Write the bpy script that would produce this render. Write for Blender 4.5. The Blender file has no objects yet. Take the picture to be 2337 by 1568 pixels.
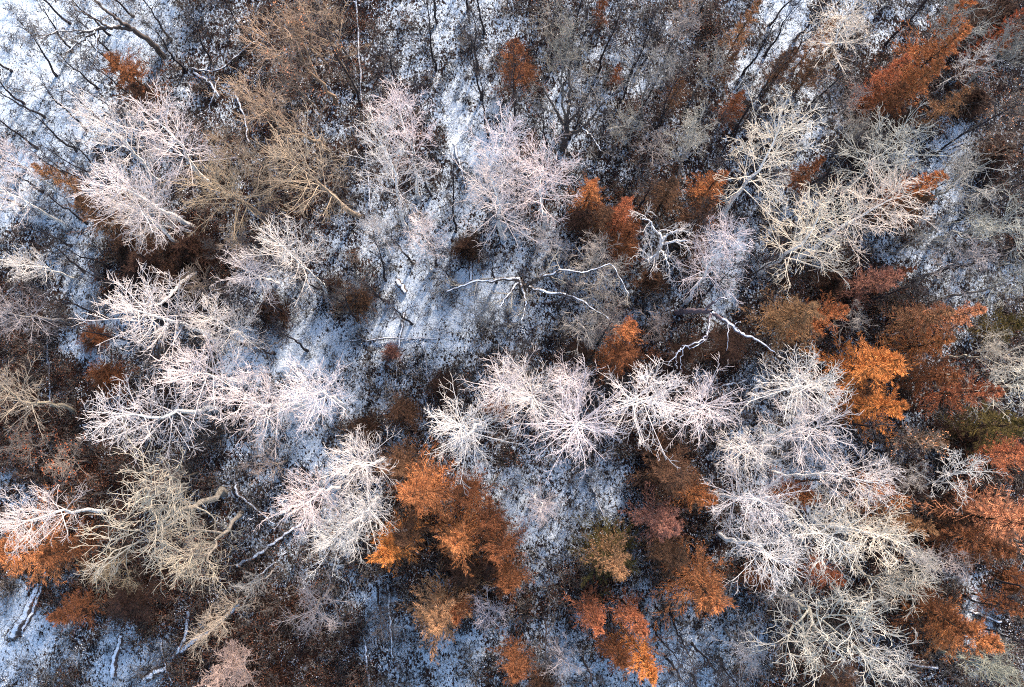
import bpy, math, random
import numpy as np
from mathutils import Vector, Matrix

SC = bpy.context.scene
COL = SC.collection
# ------------------------------------------------------------------ camera
FOC = 1579.0            # focal length in units of a 2337 x 1568 picture
CX, CY = 1168.5, 784.0
CAM_H = 80.0
TILT = math.radians(6.7)
cam_data = bpy.data.cameras.new('camera')
cam_data.sensor_width = 36.0
cam_data.lens = 36.0 * FOC / 2337.0
cam_data.clip_end = 3000
cam = bpy.data.objects.new('camera', cam_data)
cam.location = (0, 0, CAM_H)
cam.rotation_euler = (TILT, 0, 0)
COL.objects.link(cam)
SC.camera = cam
# ------------------------------------------------------------------ light
SUN_EL, SUN_AZ = math.radians(24), math.radians(25)      # azimuth clockwise from +Y (picture top)
world = bpy.data.worlds.new('World')
SC.world = world
world.use_nodes = True
nt = world.node_tree
bg = nt.nodes['Background']
sky = nt.nodes.new('ShaderNodeTexSky')
sky.sky_type = 'NISHITA'
sky.sun_disc = False
sky.sun_elevation = SUN_EL
sky.sun_rotation = SUN_AZ
nt.links.new(sky.outputs[0], bg.inputs[0])
bg.inputs[1].default_value = 0.13
sun_data = bpy.data.lights.new('sun', 'SUN')
sun_data.energy = 3.2
sun_data.angle = math.radians(6.0)
sun_data.color = (1.0, 0.87, 0.76)
sun = bpy.data.objects.new('sun', sun_data)
sd = Vector((math.sin(SUN_AZ) * math.cos(SUN_EL), math.cos(SUN_AZ) * math.cos(SUN_EL), math.sin(SUN_EL)))
sun.rotation_euler = sd.to_track_quat('Z', 'Y').to_euler()
COL.objects.link(sun)
vs = SC.view_settings
vs.view_transform = 'Standard'
vs.look = 'None'
vs.gamma = 1
vs.use_curve_mapping = False
vs.exposure = 1.72
SC.cycles.use_denoising = False
SC.cycles.filter_width = 1.05
SC.cycles.max_bounces = 4
SC.cycles.diffuse_bounces = 2

# ------------------------------------------------------------------ mapping
ct, st = math.cos(TILT), math.sin(TILT)
def at(px, py, z=0.0):
    """point at height z seen at (px, py) of the 2337-wide picture"""
    u = (px - CX) / FOC; v = -(py - CY) / FOC
    d = np.array([u, v * ct + st, v * st - ct])
    t = (z - CAM_H) / d[2]
    return np.array([d[0] * t, d[1] * t, z])
def to_pic(x, y, z=0.0):
    zz = z - CAM_H
    yc = y * ct + zz * st
    dc = -(-y * st + zz * ct)
    return CX + FOC * x / dc, CY - FOC * yc / dc

SNOW = """
9 8 8 8 8 6 4 3 2 2 2 2 5 6 6 6 4 4 4 5 5 3 3 6 9 4 4 5 5 3 1 2
8 9 8 8 8 6 4 3 3 2 3 3 5 5 5 6 4 4 5 6 4 3 2 5 9 5 3 4 3 2 1 1
8 9 8 5 5 5 4 3 3 3 3 4 4 5 7 6 3 5 5 6 5 3 3 6 6 5 3 2 2 2 1 1
9 9 8 6 5 4 3 3 2 3 4 3 3 4 8 6 5 6 5 4 3 3 3 2 5 7 3 1 2 3 3 2
6 9 8 5 4 4 3 2 2 2 3 3 3 4 9 7 5 5 4 4 3 4 3 3 5 6 2 1 3 8 4 2
7 8 7 5 6 4 3 3 2 2 3 4 3 4 8 6 4 4 3 3 4 3 3 4 5 4 2 2 3 8 3 2
8 8 6 4 5 3 2 3 2 3 4 5 6 6 6 6 5 4 3 3 3 3 3 5 6 4 2 1 3 6 4 2
3 5 7 3 2 1 1 3 3 3 5 6 7 7 4 5 7 5 4 4 5 3 5 6 4 3 3 6 6 5 4 2
1 5 8 1 0 0 1 3 5 6 6 5 7 8 7 7 6 5 5 5 5 5 7 6 3 2 1 1 4 6 6 5
2 3 7 6 3 1 2 3 6 6 3 6 9 8 8 8 6 4 4 5 4 4 7 3 2 2 1 2 3 4 4 2
1 2 6 7 4 4 3 8 8 9 8 7 7 7 6 5 4 3 3 3 2 2 1 1 3 2 2 3 3 3 2 2
1 1 2 4 4 4 4 6 6 8 7 4 4 5 5 4 3 4 3 2 1 1 6 6 5 4 3 3 3 2 1 2
0 1 1 3 3 4 4 4 6 8 7 5 5 4 3 3 4 3 3 2 2 2 4 4 4 4 3 3 4 2 1 2
1 0 1 2 3 3 3 4 6 7 5 3 5 4 4 3 5 3 3 2 2 2 4 5 5 5 4 4 4 2 0 1
6 3 0 1 2 2 3 4 5 5 6 4 3 3 6 7 6 6 7 6 2 2 3 4 6 7 6 4 2 0 0 1
5 4 2 0 2 2 3 4 5 4 5 4 2 2 3 5 7 7 7 6 3 2 3 5 5 6 3 3 2 0 0 1
2 2 2 2 2 2 2 5 5 4 4 2 1 1 1 2 7 6 3 3 3 2 3 5 6 4 3 2 0 0 1 2
2 4 1 1 1 1 1 2 2 5 4 5 2 1 0 1 5 3 2 3 4 1 1 2 2 2 2 2 0 1 4 3
9 4 1 1 0 1 1 2 1 1 3 7 3 3 4 3 2 3 2 4 5 4 6 5 3 2 2 2 1 2 8 2
7 7 4 6 7 2 0 0 0 1 1 6 6 7 7 5 5 6 5 6 7 7 7 5 3 2 3 3 2 2 6 2
7 5 4 6 8 2 1 0 0 1 1 4 5 7 7 4 5 7 7 8 7 7 6 5 3 2 3 3 3 3 5 3
"""
SG = np.array([[float(c) for c in r.split()] for r in SNOW.strip().split('\n')]) / 9.0
BROWN = """
1 1 3 5 6 5 3 3 4 3 4 5 2 3 2 2
1 1 3 5 6 5 3 3 3 3 4 2 4 4 3 2
1 1 3 5 6 6 3 2 3 3 4 2 2 3 2 3
1 2 4 5 5 5 3 3 4 4 4 3 4 3 2 1
6 3 4 4 3 3 2 2 3 3 3 4 6 4 3 2
7 6 4 3 2 2 1 2 3 4 3 2 4 5 3 2
7 6 4 4 3 3 3 3 3 4 3 3 3 4 3 2
7 8 4 4 3 3 5 3 2 5 4 3 3 5 2 4
6 8 5 4 4 5 6 3 3 5 4 3 4 4 3 5
5 4 6 7 7 5 5 4 4 4 3 4 5 4 5 3
5 5 7 8 8 6 4 4 4 4 4 4 4 4 5 3
"""
BG = np.array([[float(c) for c in r.split()] for r in BROWN.strip().split('\n')]) / 9.0
def sample(G, px, py):
    h, w = G.shape
    x = np.clip(np.asarray(px) / 2337 * w - 0.5, 0, w - 1.001)
    y = np.clip(np.asarray(py) / 1568 * h - 0.5, 0, h - 1.001)
    i = x.astype(int); j = y.astype(int); fx = x - i; fy = y - j
    fx = fx * fx * (3 - 2 * fx); fy = fy * fy * (3 - 2 * fy)
    return (G[j, i] * (1 - fx) + G[j, i + 1] * fx) * (1 - fy) + (G[j + 1, i] * (1 - fx) + G[j + 1, i + 1] * fx) * fy
rg = np.random.default_rng(11)
def vnoise(x, y, s, seed):
    """smooth value noise 0..1"""
    r = np.random.default_rng(seed).random((256, 256))
    x = np.asarray(x) * s + 1000.3; y = np.asarray(y) * s + 1000.7
    i = np.floor(x).astype(int); j = np.floor(y).astype(int); fx = x - i; fy = y - j
    fx = fx * fx * (3 - 2 * fx); fy = fy * fy * (3 - 2 * fy)
    i &= 255; j &= 255; i1 = (i + 1) & 255; j1 = (j + 1) & 255
    return (r[j, i] * (1 - fx) + r[j, i1] * fx) * (1 - fy) + (r[j1, i] * (1 - fx) + r[j1, i1] * fx) * fy
def ground_maps(x, y):
    wx = x + (vnoise(x, y, .35, 1) - .5) * 4 + (vnoise(x, y, .9, 2) - .5) * 2.0
    wy = y + (vnoise(x, y, .35, 3) - .5) * 4 + (vnoise(x, y, .9, 4) - .5) * 2.0
    px, py = to_pic(wx, wy)
    s = sample(SG, px, py) + (vnoise(x, y, .5, 5) - .5) * .22
    return np.clip(s, 0, 1), np.clip(sample(BG, px, py), 0, 1)
def ground_z(x, y):
    return (vnoise(x, y, .06, 7) - .5) * .8 + (vnoise(x, y, .5, 8) - .5) * .22 + (vnoise(x, y, 1.6, 9) - .5) * .14

# ------------------------------------------------------------------ materials
def mat(name):
    m = bpy.data.materials.new(name); m.use_nodes = True
    return m, m.node_tree.nodes, m.node_tree.links, m.node_tree.nodes['Principled BSDF']
def noise(N, L, scale, detail=3, rough=.6, co=None, dist=0):
    n = N.new('ShaderNodeTexNoise'); n.inputs['Scale'].default_value = scale
    n.inputs['Detail'].default_value = detail; n.inputs['Roughness'].default_value = rough
    n.inputs['Distortion'].default_value = dist
    if co is not None: L.new(co, n.inputs['Vector'])
    return n.outputs[0]
def maprange(N, L, v, a, b, c=0, d=1):
    n = N.new('ShaderNodeMapRange'); L.new(v, n.inputs[0])
    for i, q in enumerate((a, b, c, d)): n.inputs[i + 1].default_value = q
    return n.outputs[0]
def mixc(N, L, f, a, b, mode='MIX'):
    n = N.new('ShaderNodeMix'); n.data_type = 'RGBA'; n.blend_type = mode
    for i, v in ((0, f), (6, a), (7, b)):
        if isinstance(v, (int, float)): n.inputs[i].default_value = v
        elif isinstance(v, tuple): n.inputs[i].default_value = (*v, 1)
        else: L.new(v, n.inputs[i])
    return n.outputs[2]
def mth(N, L, op, a, b=None):
    n = N.new('ShaderNodeMath'); n.operation = op
    for i, v in enumerate((a, b)):
        if v is None: continue
        if isinstance(v, (int, float)): n.inputs[i].default_value = v
        else: L.new(v, n.inputs[i])
    return n.outputs[0]

def ground_material():
    m, N, L, P = mat('snow_and_leaf_litter')
    co = N.new('ShaderNodeTexCoord').outputs['Object']
    a = N.new('ShaderNodeAttribute'); a.attribute_name = 'cover'
    sp = N.new('ShaderNodeSeparateColor'); L.new(a.outputs['Color'], sp.inputs[0])
    snow, brown = sp.outputs[0], sp.outputs[1]
    mp = N.new('ShaderNodeMapping'); mp.inputs['Scale'].default_value = (1.0, .62, 1); mp.inputs['Rotation'].default_value = (0, 0, .35)
    L.new(co, mp.inputs[0])
    n1 = noise(N, L, 4.2, 5, .75, mp.outputs[0], .4)
    n2 = noise(N, L, .7, 4, .65, co)
    s = mth(N, L, 'ADD', mth(N, L, 'MULTIPLY', n1, 3.0), mth(N, L, 'MULTIPLY', n2, 1.1))
    s = mth(N, L, 'ADD', s, mth(N, L, 'MULTIPLY', snow, .85))
    mask = maprange(N, L, s, 2.45, 2.56)
    fl = maprange(N, L, noise(N, L, 6.5, 4, .75, co), .46, .66)
    dk = mixc(N, L, fl, (.006, .005, .008), (.055, .032, .030))
    rs = mixc(N, L, fl, (.012, .006, .005), (.20, .085, .045))
    lit = mixc(N, L, brown, dk, rs)
    tan = maprange(N, L, noise(N, L, 9, 3, .7, co), .62, .7)
    lit = mixc(N, L, mth(N, L, 'MULTIPLY', tan, .5), lit, (.30, .22, .17))
    sn = mixc(N, L, noise(N, L, 4, 3, .6, co), (.66, .77, .88), (.84, .89, .93))
    c = mixc(N, L, mask, lit, sn)
    L.new(c, P.inputs['Base Color']); P.inputs['Roughness'].default_value = .9
    P.inputs['Specular IOR Level'].default_value = .1
    b = N.new('ShaderNodeBump'); b.inputs['Strength'].default_value = 1; b.inputs['Distance'].default_value = .25
    L.new(mth(N, L, 'ADD', mth(N, L, 'MULTIPLY', mask, .4), n1), b.inputs['Height']); L.new(b.outputs[0], P.inputs['Normal'])
    return m
def bark_material(name, white):
    """colour comes from the object colour; white barks carry dark horizontal scars"""
    m, N, L, P = mat(name)
    oi = N.new('ShaderNodeObjectInfo').outputs['Color']
    co = N.new('ShaderNodeTexCoord').outputs['Object']
    mp = N.new('ShaderNodeMapping'); L.new(co, mp.inputs[0])
    mp.inputs['Scale'].default_value = (1, 1, 4.5) if white else (4, 4, .8)
    n = noise(N, L, 1.6 if white else 2.5, 4, .7, mp.outputs[0])
    f = maprange(N, L, n, .56, .62) if white else maprange(N, L, n, .4, .65)
    c = mixc(N, L, f, oi, mixc(N, L, 1.0, oi, (.16, .14, .13) if white else (.45, .42, .4), 'MULTIPLY'))
    L.new(c, P.inputs['Base Color']); P.inputs['Roughness'].default_value = .85
    P.inputs['Specular IOR Level'].default_value = .15
    return m
def crown_material(name, lo, hi, isl=True):
    m, N, L, P = mat(name)
    oi = N.new('ShaderNodeObjectInfo').outputs['Color']
    co = N.new('ShaderNodeTexCoord').outputs['Object']
    r = N.new('ShaderNodeNewGeometry').outputs['Random Per Island']
    n = noise(N, L, 1.3, 3, .6, co)
    f = mth(N, L, 'ADD', mth(N, L, 'MULTIPLY', r, .6), mth(N, L, 'MULTIPLY', n, .4))
    c = mixc(N, L, 1.0, oi, mixc(N, L, f, lo, hi), 'MULTIPLY')
    L.new(c, P.inputs['Base Color']); P.inputs['Roughness'].default_value = .8
    P.inputs['Specular IOR Level'].default_value = .15
    return m
def snowy_wood(name):
    """wood with snow lying on the faces that look up"""
    m, N, L, P = mat(name)
    oi = N.new('ShaderNodeObjectInfo').outputs['Color']
    g = N.new('ShaderNodeNewGeometry')
    sx = N.new('ShaderNodeSeparateXYZ'); L.new(g.outputs['Normal'], sx.inputs[0])
    co = N.new('ShaderNodeTexCoord').outputs['Object']
    n = noise(N, L, 1.6, 4, .7, co)
    f = maprange(N, L, mth(N, L, 'ADD', sx.outputs[2], n), 1.28, 1.42)
    c = mixc(N, L, f, mixc(N, L, noise(N, L, 6, 4, .7, co), oi, mixc(N, L, 1., oi, (.4, .4, .4), 'MULTIPLY')), (.84, .87, .92))
    L.new(c, P.inputs['Base Color']); P.inputs['Roughness'].default_value = .85
    return m
M_GROUND = ground_material()
M_BIRCH = bark_material('white_bark', True)
M_BARK = bark_material('dark_bark', False)
M_TWIG = crown_material('twigs', (.62, .58, .56), (1, 1, 1))
M_NEEDLE = crown_material('needles', (.12, .11, .12), (1.45, 1.4, 1.35))
M_LEAF = crown_material('dry_leaves', (.45, .4, .4), (1.3, 1.2, 1.1))
M_SNOWY = snowy_wood('snow_topped_wood')

# ------------------------------------------------------------------ mesh helpers
def mesh_np(name, V, F, m, smooth=False):
    """V (n,3); F list of (k,3) or (k,4) index arrays"""
    me = bpy.data.meshes.new(name)
    V = np.asarray(V, dtype=np.float32)
    F = [f for f in F if len(f)]
    loops = np.concatenate([f.reshape(-1) for f in F]).astype(np.int32)
    tot = np.concatenate([np.full(len(f), f.shape[1]) for f in F]).astype(np.int32)
    start = np.concatenate([[0], np.cumsum(tot)[:-1]]).astype(np.int32)
    me.vertices.add(len(V)); me.vertices.foreach_set('co', V.reshape(-1))
    me.loops.add(len(loops)); me.loops.foreach_set('vertex_index', loops)
    me.polygons.add(len(tot)); me.polygons.foreach_set('loop_start', start); me.polygons.foreach_set('loop_total', tot)
    if smooth: me.polygons.foreach_set('use_smooth', np.ones(len(tot), dtype=bool))
    me.update(calc_edges=True)
    me.materials.append(m)
    return me
def norm(v): return v / np.maximum(np.linalg.norm(v, axis=-1, keepdims=True), 1e-9)
def tubes(P, R, s=3):
    """P (M,N,3), R (M,N) -> verts, quads"""
    M, N, _ = P.shape
    T = np.empty_like(P)
    T[:, 1:-1] = P[:, 2:] - P[:, :-2] if N > 2 else T[:, 1:-1]
    T[:, 0] = P[:, 1] - P[:, 0]; T[:, -1] = P[:, -1] - P[:, -2]
    T = norm(T)
    ref = np.where(np.abs(T[:, :1, 2:3]) > .9, np.array([[[1., 0, 0]]]), np.array([[[0, 0, 1.]]]))
    ref = np.broadcast_to(ref, T.shape)
    A = norm(np.cross(T, ref)); B = np.cross(T, A)
    an = np.arange(s) / s * 2 * math.pi
    V = P[:, :, None] + R[:, :, None, None] * (np.cos(an)[:, None] * A[:, :, None] + np.sin(an)[:, None] * B[:, :, None])
    base = np.arange(M)[:, None, None] * N * s + np.arange(N - 1)[None, :, None] * s
    k = np.arange(s)[None, None]; k2 = (k + 1) % s
    Q = np.stack([base + k, base + k2, base + s + k2, base + s + k], -1).reshape(-1, 4)
    return V.reshape(-1, 3), Q
class Geo:
    def __init__(self): self.V = []; self.F = []; self.n = 0
    def add(self, V, F):
        self.V.append(V); self.F.append(F + self.n); self.n += len(V)
    def tube(self, P, R, s=3): self.add(*tubes(P, R, s))
    def mesh(self, name, m, smooth=False): return mesh_np(name, np.concatenate(self.V), self.F, m, smooth)
def grow(rng, P, R, k, t0, t1, ang, length, npts, wig, up, rad=.6, rmin=.01, lenfn=None, angfn=None, golden=False):
    """k children on each of the parent polylines"""
    M, N, _ = P.shape
    par = np.repeat(np.arange(M), k); K = len(par)
    t = t0 + (t1 - t0) * (np.tile(np.arange(k), M) + rng.random(K)) / k
    f = t * (N - 1); i = np.minimum(f.astype(int), N - 2); fr = (f - i)[:, None]
    o = P[par, i] * (1 - fr) + P[par, i + 1] * fr
    r0 = R[par, i] * (1 - fr[:, 0]) + R[par, i + 1] * fr[:, 0]
    d = norm(P[par, i + 1] - P[par, i])
    q = norm(np.cross(d, rng.normal(size=(K, 3))))
    if golden:
        th = np.tile(np.arange(k) * 2.39996, M) + rng.normal(size=K) * .22 + par * 1.3
        q = norm(np.stack([np.cos(th), np.sin(th), np.zeros(K)], 1)); q = norm(q - (q * d).sum(1, keepdims=True) * d)
    a = ang * (1 + rng.normal(size=K) * .22)
    if angfn is not None: a = angfn(t) * (1 + rng.normal(size=K) * .15)
    d = norm(np.cos(a)[:, None] * d + np.sin(a)[:, None] * q)
    Ls = length * (.65 + .6 * rng.random(K))
    Ls = Ls * (lenfn(t) if lenfn is not None else (1.1 - .55 * t))
    out = np.empty((K, npts, 3)); out[:, 0] = o
    st_ = (Ls / (npts - 1))[:, None]
    for j in range(1, npts):
        d = norm(d + rng.normal(size=(K, 3)) * wig + np.array([0, 0, up]))
        out[:, j] = out[:, j - 1] + d * st_
    rr = np.maximum(r0 * rad, rmin)
    RR = rr[:, None] * np.linspace(1, .45, npts)[None]
    return out, RR

def trunk_line(rng, h, r, lean, npts=12, top=.12):
    z = np.linspace(0, h, npts)
    w = np.cumsum(rng.normal(size=(npts, 2)) * lean, 0); w -= w[0]
    P = np.concatenate([w, z[:, None]], 1)[None]
    R = (r * (1 - (1 - top) * np.linspace(0, 1, npts) ** .9))[None]
    R[0, 0] *= 1.35
    return P, R
BARE = {}
def bare_variant(key, seed, h, cr, t0, kp, ks, kt, kq, ang, wig, up, r=.16, rt=.02, lean=.12, forks=0, env='round'):
    rng = np.random.default_rng(seed)
    P0, R0 = trunk_line(rng, h, r, lean)
    tg, cg = Geo(), Geo()
    tg.tube(P0, R0, 7)
    src, sr = P0, R0
    if forks:
        PF, RF = grow(rng, P0, R0, forks, t0 * .75, .75, .55, h * .42, 9, .12, .10, .72, .06)
        tg.tube(PF, RF, 5)
        P0s = np.array([[P0[0, int(i)] for i in np.linspace(0, P0.shape[1] - 1, 9)]])
        R0s = np.array([[R0[0, int(i)] for i in np.linspace(0, P0.shape[1] - 1, 9)]])
        src = np.concatenate([P0s, PF]); sr = np.concatenate([R0s, RF])
    if env == 'round': lf = lambda t: np.sqrt(np.clip(1 - ((t - t0) / (1 - t0) - .35) ** 2 / .45, .10, 1))
    else: lf = lambda t: 1.15 - .6 * t
    n1 = kp if not forks else max(3, kp // (forks + 1) + 1)
    tt0 = t0 if not forks else .35
    af = (lambda t: ang * (1.15 - .55 * np.clip((t - tt0) / (1 - tt0), 0, 1))) 
    P1, R1 = grow(rng, src, sr, n1, tt0, .99, ang, cr * (1.12 if not forks else .75), 7, wig, up, .42, .03, lf if not forks else None, af, golden=not forks)
    R1 = np.clip(R1, .031 if r > .14 else .024, .065) * np.linspace(1, .6, 7)
    cg.tube(P1, R1, 4)
    P2, R2 = grow(rng, P1, R1, ks, .10, .98, .60, cr * .44, 5, wig * 1.3, up * .6, .62, rt * 1.25)
    cg.tube(P2, R2, 3)
    P3, R3 = grow(rng, P2, R2, kt, .15, 1, .75, cr * .24, 4, wig * 1.4, up * .5, .7, rt)
    cg.tube(P3, R3, 3)
    P4, R4 = grow(rng, P3, R3, kq, .25, 1, .7, cr * .12, 3, wig * 1.2, up * .4, .75, rt * .8)
    cg.tube(P4, R4, 3)
    tm = tg.mesh(key + '_trunk', M_BIRCH if key.startswith('birch') else M_BARK, True)
    cm = cg.mesh(key + '_crown', M_TWIG)
    BARE[key] = (tm, cm, h, cr, P4[:, -1])
for i in range(6):
    bare_variant('birch%d' % i, 20 + i, 16, 3.4, .40 + .04 * (i % 2), 28, 6, 4, 1, .98, .06, .05, .20, .0140, .10 + .03 * (i % 3))
for i in range(3):
    bare_variant('slender%d' % i, 40 + i, 15, 2.9, .38, 17, 5, 4, 1, .85, .10, .09, .13, .0145, .12)
for i in range(3):
    bare_variant('broad%d' % i, 60 + i, 13, 4.2, .35, 24, 5, 4, 1, .8, .17, .03, .20, .017, .22, forks=4, env='wide')
for i in range(3):
    bare_variant('pole%d' % i, 80 + i, 14, 2.4, .35, 13, 4, 3, 2, .8, .12, .08, .16, .017, .12)
for i in range(2):
    bare_variant('bush%d' % i, 90 + i, 4.5, 2.2, .05, 30, 6, 4, 3, .7, .16, .08, .07, .013, .1, forks=5, env='wide')

CON = {}
def needles(rng, C, D, L, w):
    """thin triangles at C along D"""
    K = len(C)
    q = norm(np.cross(D, rng.normal(size=(K, 3))))
    V = np.stack([C - q * w, C + q * w, C + D * L[:, None]], 1).reshape(-1, 3)
    return V, np.arange(K * 3).reshape(-1, 3)
def conifer_variant(key, seed, h, cr, whorls, per, ragged, droop, dense):
    rng = np.random.default_rng(seed)
    tg, cg, lg = Geo(), Geo(), Geo()
    P0, R0 = trunk_line(rng, h, .15, .04, 10, .1)
    tg.tube(P0, R0, 7)
    # branches in loose whorls
    zs = np.linspace(.16, .985, whorls)
    t = np.repeat(zs, per) + rng.normal(size=whorls * per) * .012; t = np.clip(t, .12, .99)
    K = len(t)
    az = rng.random(K) * 2 * math.pi
    lob = rng.random(8) * 6.28
    sect = 1 + ragged * (np.sin(az * 3 + lob[0] + t * 3) * .5 + np.sin(az * 5 + lob[1] - t * 7) * .5)
    Ls = cr * np.clip(1.08 * (1 - t) ** .8 + .06, 0, 1) * sect * (.45 + .75 * rng.random(K))
    Ls = np.maximum(Ls, .25)
    o = np.stack([np.interp(t, np.linspace(0, 1, 10), P0[0, :, j]) for j in range(3)], 1)
    el = .55 * (t - .45) + droop
    d = np.stack([np.cos(az) * np.cos(el), np.sin(az) * np.cos(el), np.sin(el)], 1)
    npt = 6; P1 = np.empty((K, npt, 3)); P1[:, 0] = o
    for j in range(1, npt):
        d = norm(d + rng.normal(size=(K, 3)) * .07 + np.array([0, 0, .05 if j > 2 else -.03]))
        P1[:, j] = P1[:, j - 1] + d * (Ls / (npt - 1))[:, None]
    R1 = np.full((K, 1), .028) * np.linspace(1, .3, npt)[None]
    tg.tube(P1, R1, 3)
    # flat sprays: side branchlets
    k2 = dense
    par = np.repeat(np.arange(K), k2); Q = len(par)
    tt = np.tile((np.arange(k2) + .5) / k2, K) * .95 + .05
    tt = np.clip(tt + rng.normal(size=Q) * .03, .06, 1)
    f = tt * (npt - 1); i = np.minimum(f.astype(int), npt - 2); fr = (f - i)[:, None]
    oo = P1[par, i] * (1 - fr) + P1[par, i + 1] * fr
    dd = norm(P1[par, i + 1] - P1[par, i])
    side = norm(np.cross(dd, np.array([0, 0, 1.]))) * np.where(rng.random(Q) < .5, 1, -1)[:, None]
    bd = norm(dd * 1.0 + side * (.55 + .3 * rng.random(Q))[:, None] + rng.normal(size=(Q, 3)) * .18 + np.array([0, 0, .05]))
    bl = (Ls[par] * .25 * (1.15 - .8 * tt) + .12) * (.7 + .6 * rng.random(Q))
    # needles tufts along each branchlet
    k3 = 7
    p3 = np.repeat(np.arange(Q), k3)
    u = np.tile((np.arange(k3) + .5) / k3, Q)
    C = oo[p3] + bd[p3] * (bl[p3] * u)[:, None]
    s3 = norm(np.cross(bd, np.array([0, 0, 1.])))[p3] * np.where(np.arange(len(p3)) % 2, 1, -1)[:, None]
    D = norm(bd[p3] * 1.0 + s3 * .6 + rng.normal(size=(len(p3), 3)) * .3 + np.array([0, 0, .12]))
    V, F = needles(rng, C, D,   .14 + .14 * rng.random(len(p3)), .019)
    cg.add(V, F)
    # leading shoots along every branchlet axis
    V, F = needles(rng, oo, bd, bl * 1.15, .02)
    cg.add(V, F)
    CON[key] = (tg.mesh(key + '_trunk', M_BARK, True), cg.mesh(key + '_crown', M_NEEDLE), h, cr)
conifer_variant('fir0', 1, 11, 2.9, 15, 6, .35, .0, 16)
conifer_variant('fir1', 2, 11, 2.9, 14, 6, .45, .08, 16)
conifer_variant('fir2', 3, 11, 2.9, 15, 6, .4, -.05, 16)
conifer_variant('fir3', 4, 11, 2.9, 13, 6, .5, .12, 16)
conifer_variant('low0', 5, 5.5, 2.7, 14, 13, .3, .22, 15)
conifer_variant('low1', 6, 5.5, 2.7, 13, 14, .4, .28, 15)

# ------------------------------------------------------------------ ground
def sheet():
    c = np.arange(-75, 75.01, .3)
    ext = 75 + np.cumsum(1.5 * 1.22 ** np.arange(24))
    xs = np.concatenate([-ext[::-1], c, ext])
    yc = np.arange(-62, 80.01, .3)
    ys = np.concatenate([-62 - (ext[::-1] - 75), yc, 80 + (ext - 75)])
    X, Y = np.meshgrid(xs, ys)
    Z = ground_z(X, Y)
    w, h = len(xs), len(ys)
    idx = np.arange(w * h).reshape(h, w)
    Q = np.stack([idx[:-1, :-1], idx[:-1, 1:], idx[1:, 1:], idx[1:, :-1]], -1).reshape(-1, 4)
    me = mesh_np('ground', np.stack([X, Y, Z], -1).reshape(-1, 3), [Q], M_GROUND, True)
    s, b = ground_maps(X.reshape(-1), Y.reshape(-1))
    col = np.ones((len(s), 4), dtype=np.float32); col[:, 0] = s; col[:, 1] = b; col[:, 2] = 0
    at_ = me.color_attributes.new('cover', 'FLOAT_COLOR', 'POINT')
    at_.data.foreach_set('color', col.reshape(-1))
    o = bpy.data.objects.new('ground', me); COL.objects.link(o); o['kind'] = 'structure'
sheet()

# ------------------------------------------------------------------ trees
THINGS = []     # (object, look, category, px, py, size)
def pose(h_mesh, cr_mesh, cx, cy, h, rpx, base, frac):
    """world matrix of a tree whose crown centre is seen at (cx,cy) at frac*h"""
    c = at(cx, cy, h * frac)
    if base is None: b = c.copy(); b[2] = 0
    else: b = at(*base)
    if base is not None:      # keep the lean believable
        v = c - b; mx = math.tan(math.radians(14)) * c[2]
        l = math.hypot(v[0], v[1])
        if l > mx: b[:2] = c[:2] - v[:2] / l * mx
    b[2] = float(ground_z(b[0], b[1])) - .05
    v = Vector(c - b)
    dist = CAM_H - h * frac
    r = rpx / FOC * dist
    sz = v.length / (h_mesh * frac); sx = r / cr_mesh
    q = Vector((0, 0, 1)).rotation_difference(v.normalized())
    return b, q, sx, sz
def put(kind, meshes, parts, b, q, rz, sx, sz, color, tcolor):
    root = bpy.data.objects.new(kind, None); COL.objects.link(root)
    root.empty_display_size = .5
    root.location = b; root.rotation_mode = 'QUATERNION'
    root.rotation_quaternion = q @ Matrix.Rotation(rz, 3, 'Z').to_quaternion()
    root.scale = (sx, sx, sz)
    for me, pn, cl in zip(meshes, parts, (tcolor, color, color)):
        o = bpy.data.objects.new(pn, me); COL.objects.link(o); o.parent = root; o.color = (*cl, 1)
    return root
rnd = random.Random(5)
def jit(c, a=.08): 
    k = 1 + rnd.uniform(-a, a)
    return tuple(max(0, v * k * (1 + rnd.uniform(-a, a) * .4)) for v in c)

WHITE = (.78, .71, .68)
def tree(fam, cx, cy, r, h, base=None, tone=WHITE, bark=None, name='bare_tree', look='', cat='tree', group=None, frac=.74):
    ks = [k for k in BARE if k.startswith(fam)]
    k = rnd.choice(ks)
    tm, cm, hm, cr, _ = BARE[k]
    b, q, sx, sz = pose(hm, cr * (.76 if fam == 'birch' else .86), cx, cy, h, r, base, frac)
    o = put(name, (tm, cm), ('trunk', 'crown'), b, q, rnd.uniform(0, 6.28), sx, sz, jit(tone), bark or jit(tone))
    if group: o['group'] = group
    THINGS.append((o, look, cat, cx, cy, r))
    return o
def conifer(cx, cy, r, tone, look, h=11, fam='fir', base=None, name='conifer_tree', cat='conifer', frac=.6):
    ks = [k for k in CON if k.startswith(fam)]
    tm, cm, hm, cr = CON[rnd.choice(ks)]
    b, q, sx, sz = pose(hm, cr * .92, cx, cy, h, r, base, frac)
    o = put(name, (tm, cm), ('trunk', 'crown'), b, q, rnd.uniform(0, 6.28), sx, sz, jit(tone, .05), (.06, .04, .03))
    o['group'] = 'orange and brown conifers scattered through the forest'
    THINGS.append((o, look, cat, cx, cy, r))

G_W = 'white barked bare birches standing in the forest'
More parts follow.
